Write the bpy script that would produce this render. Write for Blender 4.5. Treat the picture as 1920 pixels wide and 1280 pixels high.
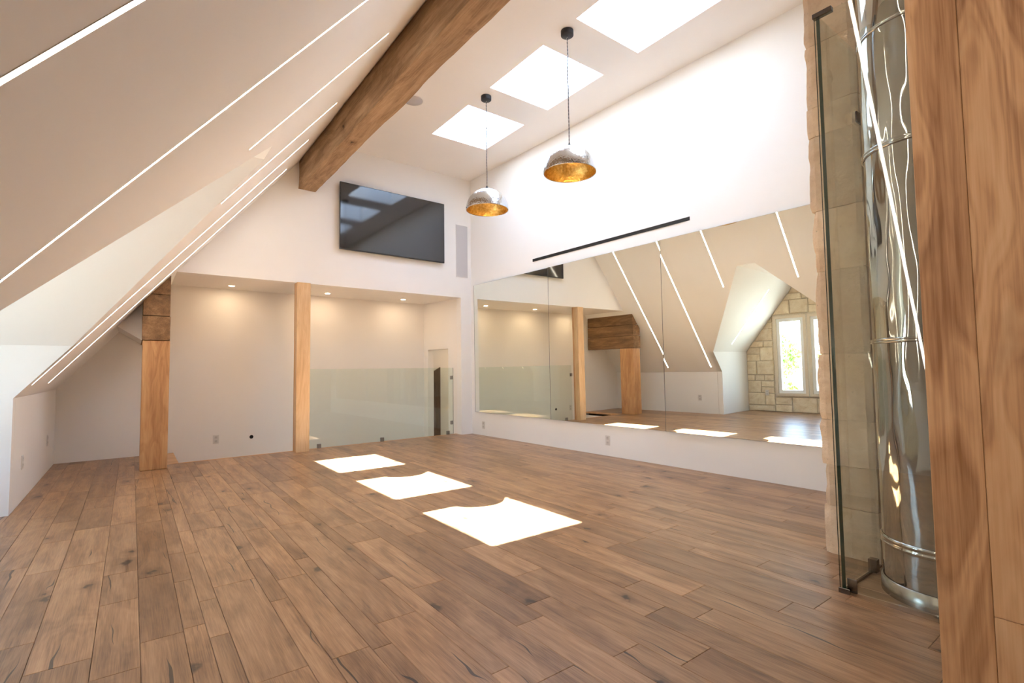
import bpy, bmesh, math, random
from mathutils import Vector, Matrix, noise
random.seed(7)
for o in list(bpy.data.objects): bpy.data.objects.remove(o)
scene = bpy.context.scene
COL = scene.collection

# ------------------------------------------------------------------ camera
CAM_POS = Vector((0, 0, 1.06))
CR = Vector((0.799779989, -0.600165656, -0.012375549))
CU = Vector((-0.022657269, -0.050781364, 0.998452754))
CF = Vector((0.599865499, 0.798262137, 0.054212033))
FPX = 948.58
cam = bpy.data.cameras.new('camera')
cam.sensor_width = 36.0
cam.lens = FPX / 1920 * 36
cam.clip_start = 0.02
camo = bpy.data.objects.new('camera', cam)
COL.objects.link(camo)
M = Matrix((CR, CU, -CF)).transposed().to_4x4()
M.translation = CAM_POS
camo.matrix_world = M
scene.camera = camo

# ------------------------------------------------------------------ light
SUN_DIR = Vector((-0.3345, 0.061, -1.0)).normalized()
world = bpy.data.worlds.new('sky')
scene.world = world
world.use_nodes = True
wn = world.node_tree.nodes
sky = wn.new('ShaderNodeTexSky')
sky.sky_type = 'NISHITA'
sky.sun_disc = False
sky.sun_elevation = math.asin(-SUN_DIR.z)
sky.sun_rotation = math.atan2(-SUN_DIR.x, -SUN_DIR.y)
sky.air_density = 1.0
sky.dust_density = 0.8
hsv = wn.new('ShaderNodeHueSaturation')          # light summer haze: a paler blue all over the sky
hsv.inputs['Saturation'].default_value = 0.95
world.node_tree.links.new(sky.outputs[0], hsv.inputs['Color'])
world.node_tree.links.new(hsv.outputs[0], wn['Background'].inputs[0])
wn['Background'].inputs[1].default_value = 1.05
sun = bpy.data.lights.new('sun', 'SUN')
sun.energy = 44.0
sun.angle = math.radians(0.55)
sun.color = (0.93, 0.985, 1.0)
suno = bpy.data.objects.new('sun', sun)
COL.objects.link(suno)
suno.rotation_euler = SUN_DIR.to_track_quat('-Z', 'Y').to_euler()
suno.location = (8, 0, 12)
vs = scene.view_settings
vs.view_transform = 'Standard'
vs.look = 'None'
vs.gamma = 1.0
vs.use_curve_mapping = False
vs.exposure = 1.56
LED_E = 10.5
DOWN_E = 85.0


# ------------------------------------------------------------------ materials
def srgb(r, g, b):
    f = lambda c: ((c / 255) / 12.92 if c / 255 <= 0.04045 else ((c / 255 + 0.055) / 1.055) ** 2.4)
    return (f(r), f(g), f(b), 1)


class Mat:
    def __init__(s, name):
        s.m = bpy.data.materials.new(name)
        s.m.use_nodes = True
        s.t = s.m.node_tree
        s.b = s.t.nodes['Principled BSDF']
        s.out = s.t.nodes['Material Output']

    def n(s, typ, **kw):
        nd = s.t.nodes.new(typ)
        for k, v in kw.items():
            if k.startswith('_'):
                setattr(nd, k[1:], v)
            else:
                i = nd.inputs[int(k[1:])] if k[0] == 'i' and k[1:].isdigit() else nd.inputs[k.replace('__', ' ')]
                s.put(i, v)
        return nd

    def put(s, i, v):
        if isinstance(v, bpy.types.NodeSocket):
            s.t.links.new(v, i)
        else:
            i.default_value = v

    def math(s, op, a, b=0.5, clamp=False):
        nd = s.n('ShaderNodeMath', _operation=op, i0=a, i1=b, _use_clamp=clamp)
        return nd.outputs[0]

    def mix(s, f, a, b, mode='MIX'):
        nd = s.n('ShaderNodeMix', _data_type='RGBA', _blend_type=mode)
        s.put(nd.inputs[0], f)
        s.put(nd.inputs[6], a)
        s.put(nd.inputs[7], b)
        return nd.outputs[2]

    def ramp(s, f, stops):
        nd = s.n('ShaderNodeValToRGB')
        s.put(nd.inputs[0], f)
        e = nd.color_ramp.elements
        while len(e) < len(stops):
            e.new(0.5)
        for el, (p, c) in zip(e, stops):
            el.position = p
            el.color = c if len(c) == 4 else (*c, 1)
        return nd.outputs[0]

    def noise(s, vec, scale, detail=3, rough=0.5, dist=0.0):
        nd = s.n('ShaderNodeTexNoise', Vector=vec, Scale=scale, Detail=detail, Roughness=rough, Distortion=dist)
        return nd.outputs[0]

    def pos(s, kind='Position'):
        if kind == 'Position':
            return s.n('ShaderNodeNewGeometry').outputs['Position']
        return s.n('ShaderNodeTexCoord').outputs['Object']

    def scale(s, v, sc):
        nd = s.n('ShaderNodeVectorMath', _operation='MULTIPLY', i0=v)
        nd.inputs[1].default_value = sc
        return nd.outputs[0]

    def add(s, v, w):
        return s.n('ShaderNodeVectorMath', _operation='ADD', i0=v, i1=w).outputs[0]

    def bump(s, h, strength, dist=0.01):
        nd = s.n('ShaderNodeBump', Strength=strength, Distance=dist, Height=h)
        s.t.links.new(nd.outputs[0], s.b.inputs['Normal'])

    def base(s, c, rough=0.5, metal=0.0):
        s.put(s.b.inputs['Base Color'], c)
        s.put(s.b.inputs['Roughness'], rough)
        s.b.inputs['Metallic'].default_value = metal
        return s


def plain(name, c, rough=0.5, metal=0.0, grain=0.0, gscale=60):
    a = Mat(name)
    if grain:
        f = a.noise(a.pos(), gscale, 4)
        k = a.ramp(f, [(0.3, (1 - grain,) * 3), (0.7, (1.0,) * 3)])
        a.base(a.mix(1.0, c, k, 'MULTIPLY'), rough, metal)
    else:
        a.base(c, rough, metal)
    return a.m


def paint(name, c):
    a = Mat(name)
    p = a.pos()
    f = a.noise(p, 1.2, 2)
    k = a.ramp(f, [(0.3, (0.975, 0.975, 0.975)), (0.7, (1, 1, 1))])
    a.base(a.mix(1.0, c, k, 'MULTIPLY'), 0.62)
    a.bump(a.noise(p, 260, 2), 0.04, 0.002)
    return a.m


def emit(name, c, e):
    a = Mat(name)
    a.base((0.8, 0.8, 0.8, 1), 0.5)
    a.b.inputs['Emission Color'].default_value = c
    a.b.inputs['Emission Strength'].default_value = e
    return a.m


def glass(name, tint, ior=1.5, extra=0.0):
    a = Mat(name)
    a.t.nodes.remove(a.b)
    # thin pane: Schlick reflectance, the same from both sides
    geo = a.n('ShaderNodeNewGeometry')
    dt = a.math('ABSOLUTE', a.n('ShaderNodeVectorMath', _operation='DOT_PRODUCT', i0=geo.outputs['Normal'], i1=geo.outputs['Incoming']).outputs['Value'])
    f0 = ((ior - 1) / (ior + 1)) ** 2
    fr = a.math('ADD', a.math('MULTIPLY', a.math('POWER', a.math('SUBTRACT', 1.0, dt), 5.0), 1 - f0), f0)
    tr = a.n('ShaderNodeBsdfTransparent', Color=tint).outputs[0]
    gl = a.n('ShaderNodeBsdfGlossy', Roughness=0.0, Color=(1, 1, 1, 1)).outputs[0]
    mx = a.n('ShaderNodeMixShader', i0=fr, i1=tr, i2=gl)
    a.t.links.new(mx.outputs[0], a.out.inputs[0])
    return a.m


def timber(name, axis, c_dark, c_mid, c_light, rough=0.5, knots=0.75, grain=9.0, rnd=False, crack=0.5, bump=0.15,
           rings=0.22, fine=0.30, kscale=3.2, hew=0.0):
    """long-grained wood, grain along the given world axis"""
    a = Mat(name)
    p = a.pos()
    if rnd:
        at = a.n('ShaderNodeAttribute', _attribute_name='rnd')
        r = at.outputs['Fac']
        off = a.n('ShaderNodeCombineXYZ', X=a.math('MULTIPLY', r, 37.0), Y=a.math('MULTIPLY', r, 91.0), Z=a.math('MULTIPLY', r, 53.0)).outputs[0]
        p = a.add(p, off)
    along = lambda k: a.scale(p, [1.0 if i != axis else k for i in range(3)])
    long1 = along(0.09)
    warp = a.noise(along(0.22), 2.6, 3, 0.5)
    g0 = a.noise(along(0.022), grain * 34, 3, 0.6)
    g1 = a.noise(along(0.05), grain * 9, 4, 0.62, 0.2)
    g2 = a.noise(long1, grain * 1.5, 3, 0.5)
    ring = a.math('ABSOLUTE', a.math('SUBTRACT', a.math('FRACT', a.math('MULTIPLY', warp, 11.0)), 0.5))
    ring2 = a.math('ABSOLUTE', a.math('SUBTRACT', a.math('FRACT', a.math('MULTIPLY', warp, 34.0)), 0.5))
    t = a.math('ADD', a.math('MULTIPLY', g1, 0.4), a.math('MULTIPLY', g2, 0.6))
    t = a.math('ADD', t, a.math('MULTIPLY', a.math('SUBTRACT', ring, 0.25), rings))
    t = a.math('ADD', t, a.math('MULTIPLY', a.math('SUBTRACT', ring2, 0.25), rings * 0.6))
    t = a.math('ADD', t, a.math('MULTIPLY', a.math('SUBTRACT', g0, 0.5), fine))
    col = a.ramp(t, [(0.27, c_dark), (0.5, c_mid), (0.74, c_light)])
    if rnd:
        tone = a.ramp(r, [(0.0, (0.70, 0.66, 0.62)), (0.22, (0.86, 0.84, 0.81)), (0.6, (1.0, 0.99, 0.97)), (1.0, (1.11, 1.08, 1.02))])
        col = a.mix(1.0, col, tone, 'MULTIPLY')
        dr = a.noise(along(0.4), 4.5, 4, 0.62)
        col = a.mix(a.ramp(dr, [(0.53, (0, 0, 0)), (0.74, (0.8, 0.8, 0.8))]), col, a.mix(1.0, col, (0.55, 0.50, 0.45, 1), 'MULTIPLY'))
    # knots: dark core in a soft brown halo
    sp = a.n('ShaderNodeSeparateXYZ', Vector=p)
    per = None
    for i, k in ((0, 1.0), (1, 0.83), (2, 0.61)):
        if i != axis:
            q = a.math('MULTIPLY', sp.outputs[i], k)
            per = q if per is None else a.math('ADD', per, q)
    wv = a.noise(p, 16.0, 2, 0.6)
    kv = a.n('ShaderNodeCombineXYZ', X=a.math('ADD', per, a.math('MULTIPLY', wv, 0.08)),
             Y=a.math('ADD', a.math('MULTIPLY', sp.outputs[axis], 0.55), a.math('MULTIPLY', wv, 0.03))).outputs[0]
    vo = a.n('ShaderNodeTexVoronoi', _voronoi_dimensions='2D', Vector=kv, Scale=kscale)
    kc = a.n('ShaderNodeSeparateColor', Color=vo.outputs['Color'])
    kd = a.math('DIVIDE', vo.outputs['Distance'], a.math('ADD', a.math('MULTIPLY', kc.outputs[1], 0.9), 0.35))
    pick = a.math('GREATER_THAN', kc.outputs[0], knots)
    halo = a.math('MULTIPLY', a.ramp(kd, [(0.04, (1, 1, 1)), (0.30, (0, 0, 0))]), pick)
    core = a.math('MULTIPLY', a.ramp(kd, [(0.04, (1, 1, 1)), (0.085, (0, 0, 0))]), pick)
    col = a.mix(a.math('MULTIPLY', halo, 0.62), col, a.mix(1.0, col, (0.34, 0.27, 0.21, 1), 'MULTIPLY'))
    col = a.mix(a.math('MULTIPLY', core, 0.8), col, tuple(c * 0.12 for c in c_dark[:3]) + (1,))
    # drying cracks: thin wandering lines along the grain
    if crack > 0:
        wob = a.noise(along(0.35), 7.0, 2, 0.5)
        u = a.math('ADD', a.math('MULTIPLY', per, 5.3), a.math('MULTIPLY', wob, 0.7))
        d = a.math('ABSOLUTE', a.math('SUBTRACT', a.math('FRACT', u), 0.5))
        ms = a.noise(a.add(along(0.30), (7.3, 1.1, 3.7)), 6.5, 1, 0.4)
        wd_ = a.math('MULTIPLY', a.math('SUBTRACT', ms, 1.0 - crack), 0.16, True)
        ck = a.math('LESS_THAN', d, wd_)
        col = a.mix(a.math('MULTIPLY', ck, 0.85), col, (0.022, 0.017, 0.013, 1))
    a.base(col, a.math('ADD', a.math('MULTIPLY', g1, 0.18), rough - 0.09))
    h = g1
    if hew:
        hw = a.noise(a.scale(p, [1.0 if i != axis else 2.6 for i in range(3)]), 9.0, 3, 0.55)
        h = a.math('ADD', a.math('MULTIPLY', g1, 0.3), a.math('MULTIPLY', hw, hew))
    if bump:
        a.bump(h, bump, 0.004 if not hew else 0.02)
    return a.m


MT = {}
MT['white'] = paint('white_paint', srgb(247, 246, 244))
MT['white_warm'] = paint('soft_white_paint', srgb(246, 243, 239))
MT['plastic'] = plain('white_plastic', srgb(238, 236, 232), 0.35)
MT['slot'] = plain('dark_slot', (0.02, 0.02, 0.02, 1), 0.6)
MT['oak_floor'] = timber('oiled_oak_boards', 1, srgb(114, 84, 59), srgb(161, 125, 92), srgb(190, 154, 119), rough=0.34, knots=0.74,
                         rnd=True, crack=0.43, bump=0.06, rings=0.2, fine=0.5, kscale=3.6)
MT['subfloor'] = plain('dark_subfloor', srgb(58, 40, 27), 0.8)
MT['nosing'] = timber('pale_oak_nosing', 0, srgb(176, 132, 90), srgb(205, 162, 118), srgb(222, 184, 142), knots=0.99, crack=0, bump=0.05)
MT['oak_post'] = timber('smooth_oak_post', 2, srgb(198, 158, 116), srgb(220, 184, 140), srgb(232, 202, 162), knots=0.9, crack=0.2, bump=0.05, rings=0.2)
MT['oak_post_dark'] = timber('tan_oak_post', 2, srgb(168, 118, 76), srgb(200, 152, 104), srgb(218, 174, 126), knots=0.88, crack=0.24, bump=0.05, rings=0.3, kscale=4.0)
MT['oak_clad'] = timber('knotty_oak_cladding', 2, srgb(152, 104, 64), srgb(210, 164, 120), srgb(228, 190, 148), knots=0.72, grain=4.0, crack=0.25,
                        bump=0.05, rnd=True, rings=0.34, kscale=3.0)
MT['rough_y'] = timber('rough_sawn_beam', 1, srgb(122, 96, 70), srgb(164, 134, 102), srgb(194, 164, 132), rough=0.8, knots=0.93, crack=0.3, bump=0.8, hew=0.7)
MT['rough_post'] = timber('rough_weathered_timber', 1, srgb(88, 64, 42), srgb(128, 96, 64), srgb(162, 126, 90), rough=0.8, knots=0.88, crack=0.35, bump=0.8, hew=0.5)
MT['darkwood'] = timber('dark_door_wood', 2, srgb(60, 45, 36), srgb(88, 68, 56), srgb(108, 86, 72), knots=0.95, crack=0.2)


def stone_mat(name, c1, c2, c3):
    a = Mat(name)
    p = a.pos()
    r = a.n('ShaderNodeObjectInfo').outputs['Random']
    f = a.noise(p, 7.0, 6, 0.65, 0.4)
    col = a.ramp(f, [(0.28, c1), (0.5, c2), (0.72, c3)])
    tone = a.ramp(r, [(0.0, (0.86, 0.84, 0.81)), (1.0, (1.06, 1.04, 1.0))])
    col = a.mix(1.0, col, tone, 'MULTIPLY')
    pit = a.noise(p, 60.0, 3, 0.6)
    col = a.mix(a.ramp(pit, [(0.24, (0.6, 0.6, 0.6)), (0.36, (0, 0, 0))]), col, tuple(c * 0.45 for c in c1[:3]) + (1,))
    a.base(col, 0.9)
    h = a.math('ADD', a.math('MULTIPLY', f, 0.8), a.math('MULTIPLY', pit, 0.25))
    a.bump(h, 0.7, 0.02)
    return a.m


MT['limestone'] = stone_mat('pale_limestone', srgb(222, 203, 172), srgb(238, 224, 198), srgb(247, 238, 220))
MT['limestone_pier'] = stone_mat('buff_limestone', srgb(212, 188, 162), srgb(230, 210, 186), srgb(240, 224, 206))
MT['mortar'] = plain('sandy_mortar', srgb(226, 212, 188), 0.95, grain=0.25)
MT['glass_rail'] = glass('green_tinted_guard_glass', (0.93, 0.968, 0.943, 1))
MT['glass_screen'] = glass('green_tinted_screen_glass', (0.945, 0.965, 0.94, 1), 1.55)
MT['glass_edge'] = plain('deep_green_glass_edge', srgb(22, 52, 40), 0.12)
MT['glass_win'] = glass('clear_window_glass', (0.96, 0.98, 0.97, 1))
MT['mirror'] = Mat('silvered_mirror').base((0.87, 0.89, 0.815, 1), 0.0, 1.0).m
MT['mirror_seam'] = plain('dark_mirror_seam', srgb(84, 88, 86), 0.3)
MT['mirror_edge'] = plain('mirror_glass_edge', srgb(120, 135, 128), 0.2)
MT['screen'] = Mat('black_glass_screen').base((0.012, 0.013, 0.015, 1), 0.07).m
MT['screen'].node_tree.nodes['Principled BSDF'].inputs['IOR'].default_value = 1.75
MT['tvcase'] = plain('black_tv_case', (0.03, 0.03, 0.032, 1), 0.4)
MT['black'] = plain('matt_black_metal', srgb(52, 54, 58), 0.45, 0.4)
MT['slotmetal'] = plain('black_slot_metal', srgb(42, 42, 44), 0.5)
MT['grille'] = plain('light_grey_grille', srgb(206, 204, 206), 0.7, grain=0.12, gscale=900)
MT['steel'] = plain('brushed_steel', srgb(150, 148, 146), 0.28, 1.0)
MT['chromeclip'] = plain('dark_chrome', srgb(110, 106, 104), 0.15, 1.0)
MT['led'] = emit('warm_led_diffuser', (1.0, 0.89, 0.76, 1), LED_E)
MT['channel'] = plain('white_aluminium_channel', srgb(235, 230, 222), 0.4)
MT['downlens'] = emit('downlight_lens', (1.0, 0.74, 0.48, 1), DOWN_E)
MT['bulb'] = emit('bulb_glow', (1.0, 0.72, 0.36, 1), 16.0)
MT['upvc'] = plain('white_window_sash', srgb(240, 240, 240), 0.3)
MT['casing'] = plain('cream_window_casing', srgb(226, 212, 190), 0.6, grain=0.05)
MT['lead'] = plain('lead_bars', srgb(150, 152, 155), 0.5)
MT['plate'] = plain('outlet_plate', srgb(222, 219, 215), 0.35)
MT['plate2'] = plain('outlet_socket', srgb(208, 204, 200), 0.4)
MT['pin'] = plain('outlet_slots', srgb(120, 116, 112), 0.6)
MT['hole'] = plain('black_hole', (0.012, 0.012, 0.012, 1), 0.9)


def chrome(name, c, bs, bd, sc, rough=0.04):
    a = Mat(name)
    p = a.pos()
    a.base(c, rough, 1.0)
    a.bump(a.noise(a.scale(p, sc), 1.0, 1, 0.4), bs, bd)
    return a.m


MT['duct'] = chrome('polished_duct_steel', (0.50, 0.49, 0.47, 1), 0.4, 0.05, (9, 9, 2.2), 0.05)
MT['duct_dark'] = chrome('dull_duct_collar', (0.34, 0.33, 0.31, 1), 0.2, 0.02, (6, 6, 6), 0.22)
MT['hammered'] = chrome('hammered_nickel', (0.60, 0.62, 0.65, 1), 0.3, 0.01, (70, 70, 70), 0.13)
MT['gold'] = Mat('gold_leaf')
_a = MT['gold']
_f = _a.noise(_a.pos(), 45, 4, 0.6)
_a.base(_a.ramp(_f, [(0.3, srgb(206, 160, 78)), (0.7, srgb(246, 214, 136))]), 0.30, 1.0)
_a.bump(_f, 0.5, 0.01)
MT['gold'] = _a.m
MT['leaf'] = plain('garden_leaf', srgb(120, 165, 62), 0.6, grain=0.4, gscale=6)
MT['bark'] = plain('tree_bark', srgb(96, 78, 60), 0.9, grain=0.3, gscale=20)
MT['lawn'] = plain('lawn', srgb(170, 168, 158), 0.9, grain=0.3, gscale=3)
MT['roof'] = plain('pale_roof_shingle', srgb(170, 164, 160), 0.9, grain=0.2, gscale=8)
MT['siding'] = plain('pale_house_siding', srgb(224, 220, 212), 0.8, grain=0.05)

# ------------------------------------------------------------------ mesh building
ORG = {}


class MB:
    def __init__(s):
        s.v, s.f, s.mi, s.sm = [], [], [], []

    def poly(s, pts, faces, mi=0, smooth=False):
        b = len(s.v)
        s.v += [Vector(p) for p in pts]
        for f in faces:
            s.f.append([b + i for i in f])
            s.mi.append(mi)
            s.sm.append(smooth)
        return s

    def box(s, x0, x1, y0, y1, z0, z1, mi=0):
        return s.obox((0, 0, 0), (1, 0, 0), (0, 1, 0), (0, 0, 1), x0, x1, y0, y1, z0, z1, mi)

    def obox(s, o, u, v, w, a0, a1, b0, b1, c0, c1, mi=0, mis=None):
        o, u, v, w = Vector(o), Vector(u), Vector(v), Vector(w)
        P = [o + u * a + v * b + w * c for c in (c0, c1) for b in (b0, b1) for a in (a0, a1)]
        F = [(0, 2, 3, 1), (4, 5, 7, 6), (0, 1, 5, 4), (2, 6, 7, 3), (0, 4, 6, 2), (1, 3, 7, 5)]
        if u.cross(v).dot(w) < 0:
            F = [f[::-1] for f in F]
        b = len(s.v)
        s.v += P
        for i, f in enumerate(F):
            s.f.append([b + j for j in f])
            s.mi.append(mis[i] if mis else mi)
            s.sm.append(False)
        return s

    def bevbox(s, o, u, v, w, a0, a1, b0, b1, c0, c1, e, mi=0):
        """box with chamfered edges all round"""
        o, u, v, w = Vector(o), Vector(u), Vector(v), Vector(w)
        bm = bmesh.new()
        P = [bm.verts.new(o + u * a + v * b + w * c) for c in (c0, c1) for b in (b0, b1) for a in (a0, a1)]
        for f in [(0, 2, 3, 1), (4, 5, 7, 6), (0, 1, 5, 4), (2, 6, 7, 3), (0, 4, 6, 2), (1, 3, 7, 5)]:
            bm.faces.new([P[i] for i in f])
        bmesh.ops.recalc_face_normals(bm, faces=bm.faces)
        bmesh.ops.bevel(bm, geom=list(bm.edges), offset=e, segments=1, affect='EDGES')
        bm.verts.index_update()
        s.poly([x.co.copy() for x in bm.verts], [[x.index for x in f.verts] for f in bm.faces], mi)
        bm.free()
        return s

    def slab(s, pts, d, mi=0):
        """planar polygon (any winding) extruded by vector d"""
        pts = [Vector(p) for p in pts]
        d = Vector(d)
        nrm = Vector((0, 0, 0))
        for i in range(len(pts)):
            nrm += pts[i].cross(pts[(i + 1) % len(pts)])
        if nrm.dot(d) > 0:
            pts = pts[::-1]
        n = len(pts)
        V = pts + [p + d for p in pts]
        F = [list(range(n)), [2 * n - 1 - i for i in range(n)]]
        for i in range(n):
            j = (i + 1) % n
            F.append([j, i, n + i, n + j])
        return s.poly(V, F, mi)

    def lathe(s, c, prof, seg=32, axis=(0, 0, 1), mi=0, smooth=True, closed=False):
        c = Vector(c)
        q = Vector((0, 0, 1)).rotation_difference(Vector(axis))
        V, F = [], []
        for (r, z) in prof:
            for k in range(seg):
                t = 2 * math.pi * k / seg
                V.append(c + q @ Vector((r * math.cos(t), r * math.sin(t), z)))
        m = len(prof)
        for i in range(m - 1):
            for k in range(seg):
                k2 = (k + 1) % seg
                F.append([i * seg + k, i * seg + k2, (i + 1) * seg + k2, (i + 1) * seg + k])
        b = len(s.v)
        s.poly(V, F, mi, smooth)
        if closed:
            s.f.append([b + k for k in range(seg)][::-1])
            s.mi.append(mi); s.sm.append(False)
            s.f.append([b + (m - 1) * seg + k for k in range(seg)])
            s.mi.append(mi); s.sm.append(False)
        return s

    def tube(s, pts, r, seg=8, mi=0):
        pts = [Vector(p) for p in pts]
        V, F = [], []
        for i, p in enumerate(pts):
            t = (pts[min(i + 1, len(pts) - 1)] - pts[max(i - 1, 0)]).normalized()
            a = t.orthogonal().normalized() if abs(t.z) < 0.9 else Vector((1, 0, 0))
            a = (a - t * a.dot(t)).normalized()
            b = t.cross(a)
            for k in range(seg):
                w = 2 * math.pi * k / seg
                V.append(p + (a * math.cos(w) + b * math.sin(w)) * r)
        for i in range(len(pts) - 1):
            for k in range(seg):
                k2 = (k + 1) % seg
                F.append([i * seg + k, i * seg + k2, (i + 1) * seg + k2, (i + 1) * seg + k])
        F.append(list(range(seg))[::-1])
        F.append([(len(pts) - 1) * seg + k for k in range(seg)])
        return s.poly(V, F, mi, True)

    def build(s, name, mats, parent=None, attr=None):
        me = bpy.data.meshes.new(name)
        if parent is not None:
            o = ORG[parent.name]
            loc = Vector((0, 0, 0))
            org = o
        else:
            lo = Vector([min(p[i] for p in s.v) for i in range(3)])
            hi = Vector([max(p[i] for p in s.v) for i in range(3)])
            org = Vector(((lo.x + hi.x) / 2, (lo.y + hi.y) / 2, lo.z))
            loc = org
        me.from_pydata([p - org for p in s.v], [], s.f)
        if not isinstance(mats, (list, tuple)):
            mats = [mats]
        for m in mats:
            me.materials.append(m)
        me.polygons.foreach_set('material_index', s.mi)
        me.polygons.foreach_set('use_smooth', s.sm)
        if attr is not None:
            at = me.attributes.new('rnd', 'FLOAT', 'FACE')
            at.data.foreach_set('value', attr if isinstance(attr, list) else [attr] * len(s.f))
        me.update()
        ob = bpy.data.objects.new(name, me)
        ob.location = loc
        COL.objects.link(ob)
        if parent is not None:
            ob.parent = parent
        ORG[ob.name] = org
        return ob


def empty(name, loc):
    o = bpy.data.objects.new(name, None)
    o.empty_display_size = 0.05
    o.location = loc
    COL.objects.link(o)
    ORG[o.name] = Vector(loc)
    return o


def tag(o, label, cat, group=None):
    o['label'] = label
    o['category'] = cat
    if group:
        o['group'] = group
    return o


def struct(o, label=None):
    o['kind'] = 'structure'
    if label:
        o['label'] = label
    return o


# ------------------------------------------------------------------ plan of the room
XK = -0.72                       # knee wall
XD = -1.9                        # dormer gable wall
YB0 = -2.3                       # wall behind the camera
ZC = 4.26                        # flat ceiling
ZH = 2.25                        # header / alcove ceiling
KS, KC = 1.222, 1.763            # slope plane z = KS*x + KC
SZ = lambda x: KS * x + KC
MW = lambda y: 4.54 + 0.026 * (7.17 - y)      # mirror wall x
EW = lambda x: 7.17 - 0.026 * (4.54 - x)      # end wall y
BW = lambda x: 8.155 + 0.027 * (x + 0.1)      # alcove back wall y
FE = lambda x: 7.20 + 0.035 * (x - 0.47)      # floor edge at the stair opening
Z3 = Vector((0, 0, 1))
MU = Vector((0.026, -1, 0)).normalized()      # along the mirror wall, towards the camera
MN = Vector((-1, -0.026, 0)).normalized()     # out of the mirror wall
MO = Vector((4.54, 7.17, 0))
EU = Vector((1, 0.026, 0)).normalized()       # along the end wall, to the right
EN = Vector((0.026, -1, 0)).normalized()      # out of the end wall
EO = Vector((4.54, 7.17, 0))

# ------------------------------------------------------------------ floor
floor = empty('floor', (2.0, 3.0, 0))
struct(floor, 'wide oiled oak plank floor with knots and dark cracks')
fb = MB()
fb.box(XK, 0.36, YB0, 8.3, -0.2, -0.013)
fb.slab([(0.36, YB0, -0.2), (4.95, YB0, -0.2), (4.95, FE(4.95), -0.2), (0.36, FE(0.36), -0.2)], (0, 0, 0.187))
fb.box(XD - 0.15, XK, 2.3, 5.6, -0.2, -0.013)
fb.build('subfloor', MT['subfloor'], floor)
planks = []
xs = [-2.02]
W = [0.078, 0.145, 0.19, 0.19, 0.145, 0.078, 0.145, 0.19]
while xs[-1] < 4.85:
    w = random.choice(W)
    if xs[-1] < XK < xs[-1] + w + 0.06:
        w = XK - xs[-1]
    if xs[-1] < 0.345 < xs[-1] + w + 0.05:
        w = 0.345 - xs[-1]
    xs.append(xs[-1] + w)
for a, b in zip(xs, xs[1:]):
    c = (a + b) / 2
    y0, y1 = (2.4, 5.5) if c < XK else (YB0, 8.3 if c < 0.345 else FE(c) - 0.03)
    y = y0 - random.random() * 0.8
    while y < y1:
        L = random.choice([0.45, 0.6, 0.75, 0.9, 1.1, 1.3, 1.6]) * random.uniform(0.85, 1.15)
        q0, q1 = max(y, y0), min(y + L, y1)
        if y1 - q1 < 0.2:
            q1 = y1
            L = 9
        if q1 - q0 > 0.02:
            planks.append((a, b, q0, q1, random.random()))
        y += L


def rank(p):
    best = 0
    for fx in (0.0, 0.5, 1.0):
        for fy in (0, .25, .5, .75, 1):
            d = Vector((p[0] + (p[1] - p[0]) * fx, p[2] + (p[3] - p[2]) * fy, 0)) - CAM_POS
            z = d.dot(CF)
            if z > 0.2 and abs(d.dot(CR) / z) < 1.02 and abs(d.dot(CU) / z) < 0.69:
                best += 1 / z ** 3
    return best * (p[1] - p[0]) * (p[3] - p[2])


def plank_mesh(mb, p):
    a, b, c, d, r = p
    g, e = 0.0005, 0.0015
    rings = [(g, -0.0125), (g, -0.0018), (g + e, 0.0)]
    V = []
    for o, z in rings:
        V += [(a + o, c + o, z), (b - o, c + o, z), (b - o, d - o, z), (a + o, d - o, z)]
    F = []
    for i in (0, 4):
        for k in range(4):
            F.append([i + k, i + (k + 1) % 4, i + 4 + (k + 1) % 4, i + 4 + k])
    F.append([8, 9, 10, 11])
    mb.poly(V, F)
    return len(F)


planks.sort(key=rank, reverse=True)
for p in planks[:300]:
    mb = MB()
    plank_mesh(mb, p)
    mb.build('plank', MT['oak_floor'], floor, attr=p[4])
mb, at = MB(), []
for p in planks[300:]:
    at += [p[4]] * plank_mesh(mb, p)
o = mb.build('planks', MT['oak_floor'], floor, attr=at)
o['kind'] = 'stuff'

# pale nosing boards round the stair opening
tr = empty('trim_1', (0.41, 7.7, 0))
struct(tr, 'pale oak nosing boards edging the stair opening')
MB().slab([(0.36, FE(0.36) - 0.03, -0.03), (0.468, FE(0.47) + 0.012, -0.03), (0.468, 8.19, -0.03), (0.345, 8.19, -0.03), (0.345, FE(0.35) - 0.03, -0.03)],
          (0, 0, 0.031)).build('nosing', MT['nosing'], tr)
MB().slab([(0.468, FE(0.47) - 0.03, -0.03), (4.34, FE(4.34) - 0.03, -0.03), (4.34, FE(4.34) + 0.012, -0.03), (0.468, FE(0.47) + 0.012, -0.03)],
          (0, 0, 0.0315)).build('nosing', MT['nosing'], tr)

# stairs going down behind the guard
st = empty('stair', (1.2, 7.7, -0.61))
tag(st, 'short oak stair stepping down behind the timber posts to the lower landing', 'stairs')
for i, (x0, x1, z) in enumerate(((0.47, 0.78, -0.2), (0.78, 1.09, -0.4), (1.09, 4.2, -0.61))):
    MB().box(x0, x1 + (0.02 if i < 2 else 0), FE(x1) + 0.0, 8.14, z - 0.04, z).build('tread', MT['nosing'], st)
for x0, z0, z1 in ((0.47, -0.2, -0.03), (0.78, -0.4, -0.2), (1.09, -0.61, -0.4)):
    MB().box(x0 - 0.02, x0, FE(x0) + 0.02, 8.14, z0, z1 - 0.04).build('riser', MT['white'], st)

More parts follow.
